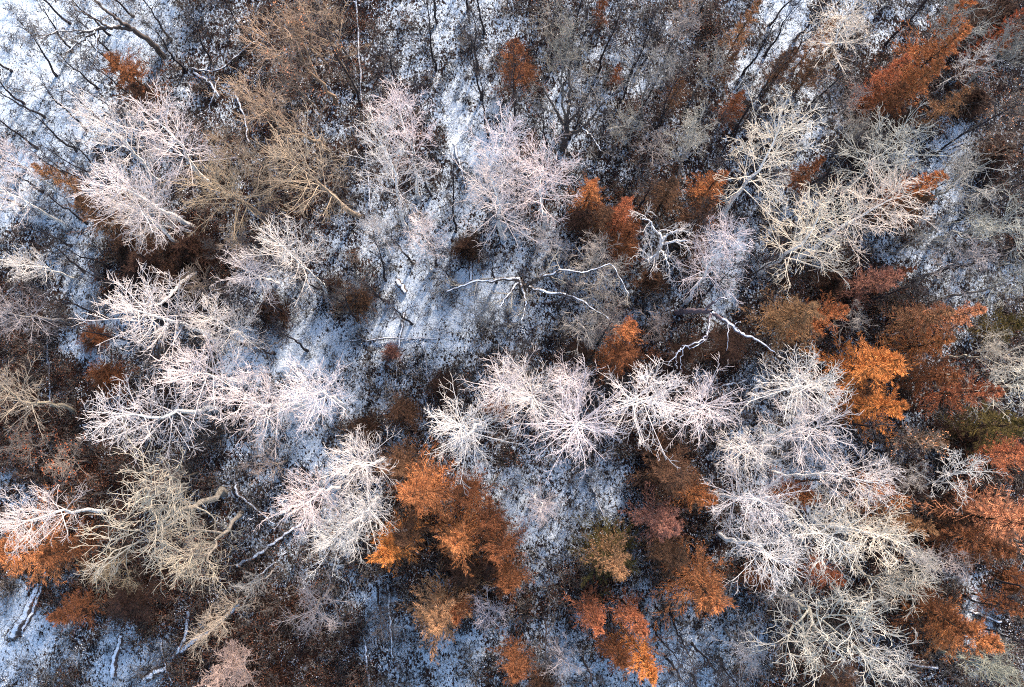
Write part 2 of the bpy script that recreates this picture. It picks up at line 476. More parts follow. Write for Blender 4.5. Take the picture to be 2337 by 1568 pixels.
# cx, cy, crown radius, height, trunk base   (picture units)
white = [
 (255,306,72,16,(360,412)),(395,310,86,16,(475,416)),(300,444,95,16,(437,517)),(326,508,76,13,(400,552)),
 (35,362,42,14,(97,437)),(5,440,62,16,(150,520)),(72,604,46,14,(142,626)),
 (352,730,102,16,(489,779)),(519,728,68,15,(594,793)),(334,925,98,16,(496,936)),(470,850,88,16,(565,880)),
 (598,915,88,16,(690,930)),(708,896,90,16,(775,925)),(663,592,78,16,(745,674)),(578,612,58,13,(632,645)),
 (930,292,80,17,(951,482)),(886,372,78,17,(927,524)),(1157,345,72,17,(1142,520)),(1136,447,92,16,(1150,545)),
 (1253,428,82,16,(1236,530)),(975,548,50,12,(985,620)),(866,532,48,12,(890,590)),
 (1750,352,98,17,(1650,500)),(1965,492,98,17,(1815,590)),(1838,530,100,17,(1735,625)),(1650,590,76,15,(1565,690)),
 (1926,60,78,15,(1850,150)),
 (1151,864,74,16,(1153,892)),(1081,968,88,16,(1096,978)),(1218,930,78,16,(1212,944)),(1309,864,52,13,(1290,880)),
 (1340,975,97,16,(1310,980)),(1466,922,97,16,(1420,938)),(1613,940,78,16,(1555,950)),(1716,1020,68,15,(1650,1020)),
 (1818,876,92,16,(1745,903)),(1815,985,84,16,(1738,990)),(1922,1080,74,17,(1760,1078)),
 (1875,1200,78,16,(1760,1170)),(1972,1205,84,16,(1850,1180)),(1708,1146,82,16,(1630,1125)),(1728,1246,82,16,(1640,1215)),
 (840,1069,78,16,(880,1055)),(705,1134,78,16,(770,1112)),(833,1160,64,15,(870,1135)),(778,1222,70,15,(830,1185)),
 (87,1176,78,15,(245,1165)),(1227,1150,42,8,(1222,1130)),
]
for i, (cx, cy, r, h, b) in enumerate(white):
    big = 'wide' if r > 90 else ('small' if r < 60 else 'bright')
    cream = cx > 1700 and cy < 600 or (cx, cy) == (1972, 1205)
    tone = (.76, .68, .56) if cream else (.80, .72, .69)
    tree('birch', cx, cy, r, h, b, tone, (.82, .79, .75), 'birch_tree', ('cream tinted ' if cream else '') + big + ' white birch with bare branches', 'birch', G_W)
GREY = (.34, .33, .31); TAN = (.42, .31, .22); PINK = (.55, .42, .36); CREAM = (.56, .49, .38)
grey = [ # fam, cx, cy, r, h, base, tone, words
 ('slender',2216,150,56,13,(2130,210),(.62,.58,.56),'pale grey bare tree with upswept fine branches'),
 ('birch',2010,358,92,15,(1925,440),(.46,.45,.42),'grey bare tree with an open crown'),
 ('broad',2216,402,92,14,None,(.42,.42,.38),'spreading grey bare tree'),
 ('broad',2268,495,90,14,None,(.46,.46,.43),'spreading grey bare tree'),
 ('slender',2280,870,90,14,None,(.62,.58,.48),'dense cream twigged bare tree'),
 ('broad',2290,800,70,13,None,(.55,.52,.44),'cream twigged bare tree'),
 ('slender',2180,1087,70,15,(2070,1130),(.68,.66,.64),'pale grey bare tree with upswept fine branches'),
 ('broad',1862,1415,140,16,(1790,1350),(.62,.59,.50),'huge spreading cream limbed bare tree'),
 ('slender',2015,1497,84,13,None,(.55,.52,.50),'grey twiggy bare tree'),
 ('broad',2052,1338,92,14,None,(.55,.51,.43),'cream limbed bare tree with arching branches'),
 ('broad',2260,1540,70,12,None,(.42,.42,.34),'grey green bare tree'),
 ('birch',52,905,72,14,(170,940),(.42,.36,.27),'dull tan bare tree'),
 ('birch',35,702,62,14,(150,735),(.44,.40,.38),'dull grey bare tree'),
 ('birch',531,437,92,14,None,TAN,'rounded tan bare tree'),
 ('slender',530,335,60,12,None,TAN,'fine twigged tan bare tree'),
 ('broad',672,100,112,14,(790,260),(.44,.31,.21),'wide tan bare tree with fanned branches'),
 ('broad',640,245,110,14,(800,360),(.40,.30,.21),'wide tan bare tree with fanned branches'),
 ('birch',705,400,95,15,(842,500),(.48,.37,.27),'wide tan bare tree with fanned branches'),
 ('slender',606,390,80,12,None,(.36,.28,.22),'fine twigged brown bare tree'),
 ('slender',760,70,80,13,(830,280),(.38,.27,.19),'fine twigged brown bare tree'),
 ('slender',576,1334,46,9,None,(.46,.42,.40),'small grey bare tree'),
 ('broad',489,1404,72,10,None,(.46,.38,.30),'low tan bare tree with crooked branches'),
 ('bush',524,1526,66,7,None,(.66,.50,.42),'pinkish bare tree with dense twigs'),
 ('broad',223,1306,64,9,None,(.40,.31,.22),'low tan bare tree with crooked branches'),
 ('slender',717,1381,90,10,None,(.38,.32,.29),'fine twigged grey brown bare tree'),
 ('broad',1595,345,78,13,(1545,430),(.44,.40,.36),'grey brown bare tree with forked stems'),
 ('broad',1490,192,74,12,None,(.36,.34,.31),'grey brown bare tree with forked stems'),
 ('broad',1298,160,80,13,(1292,314),(.32,.30,.27),'grey brown bare tree with forked stems'),
 ('broad',1345,650,85,9,(1210,640),(.44,.40,.35),'grey bare tree with long low branches'),
 ('broad',1380,700,70,8,None,(.40,.36,.33),'grey bare tree with long low branches'),
 ('slender',1330,745,70,8,None,(.38,.34,.32),'grey twiggy bare tree'),
 ('slender',1500,735,50,8,None,(.36,.30,.26),'grey brown bare tree with fine twigs'),
 ('slender',455,640,60,9,None,(.36,.28,.21),'tan bare tree with fine twigs'),
 ('slender',545,575,55,10,None,(.36,.29,.24),'tan bare tree with fine twigs'),
 ('slender',600,1060,60,10,None,(.44,.36,.30),'tan bare tree with fine twigs'),
 ('slender',390,1090,60,9,None,(.34,.27,.21),'brown bare tree with fine twigs'),
 ('slender',1940,230,60,9,None,(.25,.23,.22),'dim grey bare tree in the dark wood'),
 ('broad',1960,300,60,9,None,(.3,.28,.26),'dim grey bare tree in the dark wood'),
 ('slender',1260,40,70,12,None,(.30,.27,.24),'dim grey brown bare tree'),
 ('slender',1560,80,75,13,None,(.30,.27,.25),'dim grey brown bare tree'),
 ('slender',1620,150,60,12,None,(.28,.25,.23),'dim grey brown bare tree'),
 ('slender',1500,330,60,9,None,(.30,.27,.25),'dim grey brown bare tree'),
 ('slender',1420,290,60,10,None,(.36,.33,.30),'dim grey bare tree'),
 ('slender',2200,600,80,12,None,(.36,.34,.32),'dim grey bare tree'),
 ('slender',2290,640,70,12,None,(.36,.34,.32),'dim grey bare tree'),
 ('slender',2120,540,60,10,None,(.36,.34,.32),'dim grey bare tree'),
 ('slender',1940,735,50,8,None,(.32,.28,.26),'dim grey bare tree'),
 ('slender',2060,1090,55,10,None,(.42,.37,.34),'grey bare tree with fine twigs'),
 ('slender',2165,1290,60,9,None,(.40,.34,.32),'grey bare tree with fine twigs'),
 ('broad',2090,1260,45,12,None,(.66,.62,.62),'pale crooked bare tree'),
 ('broad',2190,50,80,14,None,(.36,.36,.34),'grey bare tree with crooked limbs'),
 ('broad',2290,130,60,14,None,(.30,.30,.29),'dim grey bare tree with crooked limbs'),
 ('slender',1780,1360,60,9,None,(.40,.37,.34),'grey bare tree with fine twigs'),
 ('slender',1700,1480,70,9,None,(.40,.37,.36),'grey bare tree with fine twigs'),
 ('slender',1110,1400,60,8,None,(.42,.38,.40),'mauve grey bare tree with fine twigs'),
 ('slender',1280,1500,60,8,None,(.40,.34,.35),'mauve grey bare tree with fine twigs'),
 ('slender',1100,720,60,7,None,(.24,.24,.25),'thin dark grey bare tree on open snow'),
 ('slender',1250,560,70,8,None,(.32,.30,.29),'thin grey bare tree on speckled snow'),
 ('slender',1360,570,60,9,None,(.40,.37,.32),'thin grey bare tree on speckled snow'),
]
for fam, cx, cy, r, h, b, tone, words in grey:
    bk = tuple(v * .75 for v in tone)
    tree(fam, cx, cy, r, h, b, tone, bk, 'bare_tree', words, 'bare tree', 'grey and tan bare trees between the birches')
# big tan oak lower left
tree('broad', 405, 1170, 165, 15, (512,1125), (.54,.46,.36), (.38,.33,.27), 'oak_tree', 'largest tan bare oak with wide crooked limbs', 'oak')
tree('broad', 500, 1240, 110, 13, (520,1140), (.50,.43,.34), (.36,.31,.26), 'oak_tree', 'tan bare oak with crooked limbs hanging low', 'oak')

# slender dark trees over the snow upper left and elsewhere:  base -> crown
dark = [(227,206,110,110),(305,38,190,-60),(105,270,-30,180),(97,437,10,380),(30,165,-60,90),(175,345,60,250),(200,300,90,200),
        (250,290,140,190),(330,240,210,130),(60,385,-40,330),(150,400,60,330),(240,400,140,330),(420,160,330,40),(480,140,410,20),
        (190,620,90,560),(210,430,110,370),(160,560,60,520),(265,660,170,620),(250,610,150,575),(130,180,50,60),(60,240,-30,160),(390,90,320,-20),
        (250,80,160,-30),(300,190,200,90),(270,140,170,40),(165,120,80,0),
        (1115,315,1095,140),(1175,295,1168,120),(1440,170,1480,40),(1452,172,1505,60),(1410,250,1450,140),(1255,165,1270,40),(1320,140,1340,10),
        (1365,165,1420,20),(1460,260,1520,120),(1185,530,1180,400),(1040,530,1030,360),(790,700,745,640),(815,730,770,650),(880,640,850,560),
        (1745,210,1850,90),(1800,320,1890,220),(1830,260,1930,160),(1750,330,1850,240),(1720,420,1800,330),
        (1490,1430,1560,1520),(1580,1470,1640,1560),(1640,1500,1700,1590),(1530,1400,1590,1500),(1240,1400,1250,1530),(1330,1500,1350,1600),(1520,1500,1570,1590),
        (2080,460,2180,400),(1980,690,2100,640),(2140,620,2250,590),(2100,780,2200,740),(1980,1030,2080,1040),(2200,1360,2290,1390),
        (860,1340,850,1440),(940,740,905,690),(700,800,640,760),(740,870,650,850),(1600,680,1680,620),(1700,640,1790,590),(1560,600,1610,520)]
rq = random.Random(77)
def clear(x, y, d): return all(math.hypot(x - a[0], y - a[1]) > d for a in dark)
while len(dark) < 150:
    x, y = rq.uniform(30, 2310), rq.uniform(20, 1550)
    if y > 850 and x < 1500 or not clear(x, y, 50): continue
    s_ = float(sample(SG, x, y))
    if s_ < .3 or rq.random() > s_ + .2: continue
    f_ = rq.uniform(1.12, 1.24); vx, vy = x - 1170, y - 970
    dark.append((x, y, 1170 + vx * f_ + rq.uniform(-12, 12), 970 + vy * f_ + rq.uniform(-12, 12)))
for bx, by, tx, ty in dark:
    L_ = math.hypot(tx - bx, ty - by); rb = math.hypot(bx - 1170, by - 970)
    tree('pole', bx + (tx - bx) * .8, by + (ty - by) * .8, 44, max(6, min(16, 80 * (1 - rb / (rb + L_ * 1.05)))), (bx, by), (.05, .045, .05), (.035, .03, .035),
         'young_tree', 'slender dark bare young tree', 'young tree', 'slender dark young trees over the snow', frac=.78)

# ---- conifers
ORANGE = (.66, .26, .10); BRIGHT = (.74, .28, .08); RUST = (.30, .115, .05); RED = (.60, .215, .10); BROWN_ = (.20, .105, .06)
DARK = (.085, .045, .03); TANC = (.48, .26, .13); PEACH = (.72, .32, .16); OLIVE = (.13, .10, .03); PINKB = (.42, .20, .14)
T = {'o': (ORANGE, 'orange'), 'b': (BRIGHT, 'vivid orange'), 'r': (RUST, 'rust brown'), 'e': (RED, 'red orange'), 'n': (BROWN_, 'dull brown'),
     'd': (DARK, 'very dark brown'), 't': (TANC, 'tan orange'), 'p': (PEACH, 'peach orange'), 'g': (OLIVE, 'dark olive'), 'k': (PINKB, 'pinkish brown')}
con = [ # cx, cy, r, height, tone
 (295,165,62,9,'r'),(335,225,45,6,'d'),(130,408,38,9,'t'),(215,480,62,9,'n'),(1176,150,58,11,'r'),(1700,56,34,12,'t'),(1867,90,36,12,'t'),(1860,155,48,10,'n'),
 (1780,150,50,9,'n'),(2153,68,50,15,'o'),(2128,128,55,14,'o'),(2096,186,46,12,'o'),(2024,175,46,11,'e'),(2020,232,52,9,'r'),(2060,275,50,7,'d'),
 (2170,237,36,9,'t'),(2268,110,44,11,'r'),(2282,68,22,13,'e'),(2101,425,52,11,'o'),(2075,470,45,9,'n'),(1842,388,34,9,'r'),
 (1620,425,46,11,'o'),(1602,490,46,10,'n'),(1525,443,58,9,'n'),(1344,438,44,10,'o'),(1421,482,40,11,'e'),(1379,495,44,9,'n'),(1438,530,42,9,'r'),
 (1328,500,44,7,'d'),(1672,237,34,8,'r'),(1543,203,32,8,'n'),(1407,171,19,6,'r'),(1211,335,38,8,'n'),(1433,757,44,12,'o'),(1412,812,58,10,'r'),
 (1431,569,46,8,'r'),(1588,566,36,8,'n'),(1884,718,44,12,'o'),(1815,722,78,11,'t'),(2006,646,48,11,'k'),(2045,630,26,9,'r'),
 (2160,722,56,13,'p'),(2108,722,46,11,'t'),(2122,785,46,10,'o'),(1995,835,84,14,'b'),(1996,925,66,11,'b'),(1955,885,48,8,'n'),(2210,893,50,12,'e'),(2140,860,52,10,'r'),
 (2313,737,46,11,'g'),(2290,970,66,12,'g'),(2320,1035,58,12,'e'),(2300,1190,90,15,'p'),(2225,1240,66,12,'r'),(1826,1130,46,11,'r'),
 (2015,1130,46,11,'o'),(2070,1195,42,12,'t'),(1881,1313,36,10,'e'),(1734,1322,36,8,'r'),(2192,1440,66,13,'o'),(2148,1405,56,11,'r'),(2308,1387,32,10,'r'),
 (1911,1545,52,8,'n'),(1596,1132,40,12,'o'),(1530,1085,72,10,'n'),(1514,1195,58,12,'k'),(1535,1262,52,9,'n'),(1606,1340,76,13,'o'),
 (1404,1280,54,13,'t'),(1390,1270,75,7,'g'),(1355,1410,44,12,'e'),(1447,1410,40,12,'e'),(1473,1508,54,13,'b'),(1410,1485,45,9,'r'),(1178,1515,50,10,'r'),
 (958,1125,78,13,'o'),(915,1060,58,10,'n'),(1068,1125,58,11,'r'),(895,1250,56,14,'b'),(925,1220,52,10,'n'),(1045,1232,62,13,'o'),(1142,1245,60,13,'r'),(1160,1320,50,11,'r'),
 (1118,1185,50,11,'r'),(1060,1310,55,8,'d'),(1000,1405,76,12,'t'),(1040,1390,45,10,'r'),
 (52,1262,78,11,'o'),(140,1255,52,9,'r'),(290,1369,66,6,'d'),(164,1397,48,7,'r'),(2120,1010,26,8,'t'),(2260,30,50,9,'d'),(1379,8,24,8,'r'),
 (2080,1110,50,6,'d'),(2180,1180,50,6,'d'),(1660,800,60,5,'d'),(1560,805,50,5,'d'),(2000,290,60,6,'d'),(1330,800,40,4,'d'),(1660,150,30,8,'n'),(1120,1290,50,7,'d'),  # very dark conifers here stand in for the black of cast shade
]
BIG = []
for cx, cy, r, h, k in con:
    tone, word = T[k]
    size = 'broad' if r > 65 else ('small' if r < 38 else 'middling')
    conifer(cx, cy, r * 1.18, tone, '%s %s feathery conifer' % (size, word), h)
low = [(815,681,46,'n'),(920,943,46,'n'),(829,978,42,'d'),(892,803,24,'k'),(1067,566,44,'d'),(437,566,58,'d'),(332,600,84,'d'),(300,560,60,'d'),(395,640,50,'d'),  # last very dark bushes in this row carry a hollow's shade in their colour
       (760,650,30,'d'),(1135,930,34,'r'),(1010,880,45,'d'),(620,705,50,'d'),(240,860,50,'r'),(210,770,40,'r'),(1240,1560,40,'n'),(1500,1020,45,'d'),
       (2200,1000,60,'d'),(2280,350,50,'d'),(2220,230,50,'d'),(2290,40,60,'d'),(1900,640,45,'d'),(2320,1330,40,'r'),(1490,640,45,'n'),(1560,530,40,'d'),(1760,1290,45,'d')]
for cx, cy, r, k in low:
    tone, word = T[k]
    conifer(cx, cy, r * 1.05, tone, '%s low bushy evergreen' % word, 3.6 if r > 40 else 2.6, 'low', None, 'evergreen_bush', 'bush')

# trees that keep dry leaves
LEAFM = {}
def leafy(cx, cy, r, h, tone, words, n=2600):
    k = 'slender1'; tm, cm, hm, cr, tips = BARE[k]
    if k not in LEAFM:
        rng = np.random.default_rng(3)
        tp = tips[rng.random(len(tips)) < .75]
        tp = np.repeat(tp, 2, 0) + rng.normal(size=(len(tp) * 2, 3)) * .10
        tp = tp[vnoise(tp[:, 0] * 1 + tp[:, 2], tp[:, 1], 1.1, 33) > .42]
        D = norm(rng.normal(size=tp.shape) + np.array([0, 0, .4])); q = norm(np.cross(D, rng.normal(size=tp.shape)))
        s = (.07 + .05 * rng.random(len(tp)))[:, None]
        V = np.stack([tp - D * s, tp + q * s * .6, tp + D * s, tp - q * s * .6], 1).reshape(-1, 3)
        LEAFM[k] = mesh_np('dry_leaves', V, [np.arange(len(tp) * 4).reshape(-1, 4)], M_LEAF)
    b, q, sx, sz = pose(hm, cr * .95, cx, cy, h, r, None, .74)
    root = bpy.data.objects.new('leafy_tree', None); COL.objects.link(root)
    root.location = b; root.rotation_mode = 'QUATERNION'; root.rotation_quaternion = q @ Matrix.Rotation(rnd.uniform(0, 6), 3, 'Z').to_quaternion()
    root.scale = (sx, sx, sz)
    for me, pn, cl in ((tm, 'trunk', (.2, .16, .13)), (cm, 'crown', (.34, .27, .22)), (LEAFM[k], 'leaves', tone)):
        o = bpy.data.objects.new(pn, me); COL.objects.link(o); o.parent = root; o.color = (*cl, 1)
    root['group'] = 'bare trees that still hold dry peach leaves'
    THINGS.append((root, words, 'tree', cx, cy, r))
for a in [(2322,225,48,13,(.72,.33,.16)),(2282,285,44,12,(.70,.33,.18)),(2325,320,40,12,(.66,.3,.16)),(2095,1010,48,12,(.74,.36,.18)),(700,60,80,12,(.60,.28,.14)),
          (670,170,70,11,(.55,.26,.15)),(1560,30,50,12,(.5,.25,.14)),(150,1060,70,6,(.5,.16,.07)),(60,1010,60,6,(.45,.14,.06)),(450,1260,60,6,(.3,.12,.07))]:
    leafy(*a, 'bare tree still holding %s leaves' % ('rust coloured' if a[4][0] < .52 else 'peach coloured'))

# ---- the trees with limbs one can follow one by one
def limb_tree(name, look, cat, limbs, tone, twig=(.4, .36, .33), twigs=True, group=None, seed=0, mt=None, nk=5):
    """limbs: lists of (px, py, z, radius); the first one is the trunk"""
    rng = np.random.default_rng(seed + 700)
    p0 = at(*limbs[0][0][:3]); root = bpy.data.objects.new(name, None); COL.objects.link(root)
    p0[2] = ground_z(p0[0], p0[1]) if limbs[0][0][2] < .5 else p0[2]
    root.location = p0
    cg = Geo(); has = False
    for li, lb in enumerate(limbs):
        K = np.array([list(at(x, y, z)) + [r] for x, y, z, r in lb])
        if li == 0 and lb[0][2] < .5: K[0, 2] = p0[2] - .1
        n = max(8, len(lb) * 5); u = np.linspace(0, len(lb) - 1, n)
        # smooth interpolation
        P = np.stack([np.interp(u, np.arange(len(lb)), K[:, j]) for j in range(4)], 1)
        for _ in range(2): P[1:-1] = (P[:-2] + 2 * P[1:-1] + P[2:]) / 4
        P[1:-1, :3] += rng.normal(size=(n - 2, 3)) * .07
        P[:, :3] -= p0
        g = Geo(); g.tube(P[None, :, :3], P[None, :, 3], 8)
        o = bpy.data.objects.new('trunk' if li == 0 else 'limb', g.mesh('limb', mt or M_SNOWY, True)); COL.objects.link(o)
        o.parent = root; o.color = (*tone, 1)
        if twigs and (li > 0 or len(limbs) == 1):
            P1, R1 = grow(rng, P[None, :, :3], P[None, :, 3], nk, .3, 1, .8, 3.2, 6, .18, .03, .5, .03); R1 = np.minimum(R1, .06)
            P2, R2 = grow(rng, P1, R1, 5, .15, 1, .75, 1.5, 5, .2, .02, .6, .022)
            P3, R3 = grow(rng, P2, R2, 4, .15, 1, .75, .8, 4, .2, .02, .7, .018)
            cg.tube(P1, R1, 4); cg.tube(P2, R2); cg.tube(P3, R3); has = True
    if has:
        o = bpy.data.objects.new('crown', cg.mesh('crown', M_TWIG)); COL.objects.link(o); o.parent = root; o.color = (*twig, 1)
    if group: root['group'] = group
    x, y = limbs[0][-1][:2]
    THINGS.append((root, look, cat, x, y, 40))
limb_tree('oak_tree', 'dark oak with one thick trunk arching over snow', 'oak',
  [[(372,128,0,.38),(345,96,3.5,.32),(297,63,6,.28),(262,62,7,.24),(224,66,8,.2),(175,75,9,.12)],
   [(297,63,6,.2),(262,40,8,.17),(225,10,10,.12),(200,-20,11,.08)],
   [(224,66,8,.13),(222,110,8,.10),(220,150,7.5,.06)],[(224,66,8,.13),(185,95,9,.1),(150,120,10,.06)],
   [(250,62,7.4,.12),(200,35,10,.09),(170,20,11,.05)],[(190,72,8.8,.1),(130,70,10,.08),(90,90,11,.04)]],
  (.10,.075,.065), (.16,.14,.13), seed=1)
limb_tree('oak_tree', 'gnarled oak with snow along its long crooked limbs', 'oak',
  [[(1195,668,0,.42),(1190,650,2.5,.36),(1186,636,5,.30)],
   [(1186,636,5,.24),(1140,636,6,.2),(1070,645,7,.14),(1020,665,7,.09)],
   [(1192,655,4,.24),(1225,640,6,.2),(1262,625,7.5,.17),(1278,614,8,.12)],
   [(1194,652,4,.24),(1250,666,5,.19),(1310,675,6,.15),(1365,712,7,.1),(1400,735,7.5,.06)],
   [(1186,640,5,.22),(1196,668,6,.18),(1200,700,6.5,.12),(1190,730,7,.07)],
   [(1275,615,8,.13),(1330,622,8.6,.1),(1400,600,9,.06),(1435,670,9,.04)],
   [(1186,640,5,.2),(1160,672,6,.15),(1140,700,6,.08)]],
  (.13,.10,.085), (.42,.39,.34), seed=2)
limb_tree('oak_tree', 'dark forked oak with stems fanning from one base', 'oak',
  [[(1285,340,0,.42),(1290,318,2,.36),(1294,300,3.5,.32)],
   [(1294,305,3.5,.22),(1280,275,6,.18),(1262,240,9,.12),(1240,205,11,.07)],
   [(1294,302,3.5,.26),(1296,262,6.5,.2),(1300,215,10,.15),(1300,160,13,.08)],
   [(1296,308,3,.24),(1320,300,5,.2),(1345,278,7,.16),(1372,240,10,.1),(1400,210,11,.05)],
   [(1330,292,6,.14),(1350,310,7,.1),(1372,345,8,.06)],
   [(1298,280,5,.16),(1330,240,8,.12),(1350,200,11,.07)]],
  (.11,.09,.08), (.26,.24,.22), seed=3)
limb_tree('dead_tree', 'dead white snag with dark trunk and long zigzag limbs', 'dead tree',
  [[(1545,712,0,.34),(1575,708,2.5,.30),(1625,712,5,.26)],
   [(1625,712,5,.24),(1655,732,6,.21),(1690,762,6.5,.19),(1722,770,6.8,.15),(1768,803,7,.07)],
   [(1622,715,5,.15),(1618,742,6,.13),(1612,770,6.4,.12),(1590,782,6.6,.11),(1554,794,7,.09),(1524,835,7,.04)],
   [(1618,745,6,.1),(1612,775,6.4,.08),(1578,797,6.6,.07),(1556,788,6.6,.05)],
   [(1610,706,4.6,.16),(1635,684,6,.12),(1668,680,6.5,.06)],
   [(1658,735,6,.08),(1664,760,6.4,.06),(1658,800,6,.03)],[(1690,762,6.5,.09),(1675,740,7.3,.05),(1690,733,7.4,.03)],
   [(1554,794,7,.07),(1540,815,7,.05),(1545,842,7,.03)],[(1560,792,6.9,.07),(1552,825,6.5,.05),(1558,848,6,.03)]],
  (.20,.15,.17), (.6,.57,.56), twigs=False, seed=4)
limb_tree('dead_tree', 'broken white snag with thick stubby limbs', 'dead tree',
  [[(1490,600,0,.24),(1500,585,4,.21),(1508,560,7,.19),(1512,545,8,.15)],
   [(1508,562,7,.14),(1535,550,8.5,.12),(1575,548,9.5,.07)],[(1512,548,8,.14),(1500,530,9,.11),(1480,500,10,.07),(1465,500,10,.05)],
   [(1505,575,6,.12),(1490,585,7,.1),(1476,592,7.5,.07)],[(1512,552,8,.12),(1520,535,9.5,.1),(1545,525,10,.05)],
   [(1508,570,6.5,.1),(1520,590,7,.08),(1530,620,7,.04)]],
  (.80,.76,.73), (.80,.76,.73), seed=5, mt=M_BIRCH, nk=4)
limb_tree('leaning_trunk', 'bare white trunk leaning down across the dark hollow', 'leaning trunk',
  [[(453,616,0,.20),(418,640,4,.2),(395,668,7,.17),(372,690,9,.12),(340,700,10,.07)],
   [(418,640,4,.07),(410,655,4.5,.05),(408,668,4.5,.02)],[(395,668,7,.07),(365,670,8.5,.05),(345,690,9,.03)]],
  (.62,.58,.56), (.8,.74,.7), seed=6, mt=M_BIRCH, nk=5)

# ---- fallen logs
def log(pts, r, look, tone=(.13, .09, .08), z=.25, name='fallen_log', branches=0):
    limb_tree(name, look, 'log', [[(x, y, z + .08 * math.sin(i * 2), r * (1 - .5 * i / len(pts))) for i, (x, y) in enumerate(pts)]], tone, twigs=False,
              group='fallen trunks lying on the forest floor', seed=int(pts[0][0]))
SN = 'snow covered fallen log'; DK = 'dark fallen log'
for pts, r, lk in [([(538,1292),(585,1268),(640,1228),(700,1185)],.30,SN),([(532,1095),(540,1125),(580,1158),(628,1195)],.22,SN),
    ([(391,1502),(440,1462),(500,1425),(548,1378)],.42,SN),([(427,1395),(424,1453),(405,1490)],.30,SN),([(50,1440),(80,1385),(106,1305)],.34,DK),
    ([(30,1450),(58,1405),(92,1330)],.6,SN),([(255,1545),(262,1500),(278,1450)],.4,SN),([(325,1556),(350,1535),(380,1524)],.5,SN),([(362,1460),(378,1520),(392,1555)],.16,SN),
    ([(840,1562),(834,1472)],.22,SN),([(884,1335),(890,1420),(898,1500)],.2,DK),([(922,712),(914,765),(906,820),(904,880)],.16,SN),([(784,779),(880,772),(997,773)],.13,DK),
    ([(965,779),(975,850),(993,926)],.14,SN),([(2013,768),(2050,760),(2087,748)],.2,DK),([(2157,339),(2198,326)],.3,DK),([(1352,1112),(1366,1150),(1386,1197)],.16,SN),
    ([(534,210),(555,255),(569,325)],.18,SN),([(811,0),(822,140),(829,272),(838,380),(846,485)],.16,DK),([(1035,325),(1050,380),(1067,440)],.2,DK),([(1968,1500),(2140,1525)],.24,DK),
    ([(430,150),(500,165),(560,110),(596,85)],.15,SN),([(438,160),(480,190),(500,220)],.24,SN),([(470,250),(490,215),(500,175)],.13,SN),
    ([(2215,1395),(2285,1418)],.22,DK),([(1555,590),(1500,650)],.25,DK),([(40,640),(10,680)],.3,SN),([(1862,1460),(1925,1500)],.22,SN),([(2075,735),(2130,700)],.18,DK),  # first dark log is laid in place of a shadow line
    ([(270,640),(284,672)],.2,SN),([(108,760),(118,930)],.14,SN),([(1650,880),(1700,868)],.22,DK),([(905,640),(925,668)],.36,DK),([(1072,580),(1075,640)],.28,DK),
    ([(650,1262),(560,1340)],.16,SN)]:
    log(pts, r, lk)

# ---- undergrowth (nobody could count it): stems and brown leaves instanced over the brown ground
def clump(seed, stems, hgt, rad, leaves, lsize, sr=.012):
    rng = np.random.default_rng(seed)
    o = np.zeros((stems, 3)); a = rng.random(stems) * 6.28; o[:, 0] = np.cos(a) * rad * .3 * rng.random(stems); o[:, 1] = np.sin(a) * rad * .3 * rng.random(stems)
    d = norm(np.stack([np.cos(a) * .6, np.sin(a) * .6, np.ones(stems)], 1) + rng.normal(size=(stems, 3)) * .25)
    P = np.empty((stems, 5, 3)); P[:, 0] = o; L_ = hgt * (.6 + .5 * rng.random(stems)) / 4
    for j in range(1, 5):
        d = norm(d + rng.normal(size=(stems, 3)) * .2); P[:, j] = P[:, j - 1] + d * L_[:, None]
    R = sr * 1.3 * np.linspace(1, .5, 5)[None] * np.ones((stems, 1))
    P2, R2 = grow(rng, P, R, 4, .2, 1, .8, hgt * .5, 4, .2, .02, .7, sr)
    P3, R3 = grow(rng, P2, R2, 3, .2, 1, .8, hgt * .25, 3, .2, .02, .7, sr * .9)
    sg = Geo(); sg.tube(P, R); sg.tube(P2, R2); sg.tube(P3, R3)
    if leaves:
        tp = P3[:, -1]; tp = tp[rng.integers(0, len(tp), leaves)] + rng.normal(size=(leaves, 3)) * np.array([.14, .14, .10])
        D = norm(rng.normal(size=tp.shape) * np.array([1, 1, .5])); q = norm(np.cross(D, rng.normal(size=tp.shape)))
        s = (lsize * (.6 + .7 * rng.random(leaves)))[:, None]
        V = np.stack([tp - D * s, tp + q * s * .6, tp + D * s, tp - q * s * .6], 1).reshape(-1, 3)
        sg2 = Geo(); sg2.add(V, np.arange(leaves * 4).reshape(-1, 4))
        return sg, sg2
    return sg, None
def plain(name, lo, hi):
    m, N, L, P = mat(name)
    oi = N.new('ShaderNodeObjectInfo').outputs['Random']
    r = N.new('ShaderNodeNewGeometry').outputs['Random Per Island']
    c = mixc(N, L, mth(N, L, 'POWER', r, 2.0), lo, hi)
    c = mixc(N, L, 1.0, c, mixc(N, L, oi, (.55, .55, .55), (1.3, 1.25, 1.2)), 'MULTIPLY')
    L.new(c, P.inputs['Base Color']); P.inputs['Roughness'].default_value = .85; P.inputs['Specular IOR Level'].default_value = .1
    return m
M_UT = plain('undergrowth_twigs', (.03, .024, .022), (.50, .42, .36))
M_UH = plain('thin_stem_bark', (.035, .03, .03), (.26, .23, .21))
M_UTD = plain('dark_twigs', (.02, .016, .018), (.06, .05, .05))
M_UL = plain('undergrowth_leaves', (.006, .003, .003), (.34, .15, .09))
M_US = plain('snow_tufts', (.7, .76, .84), (.86, .88, .92))
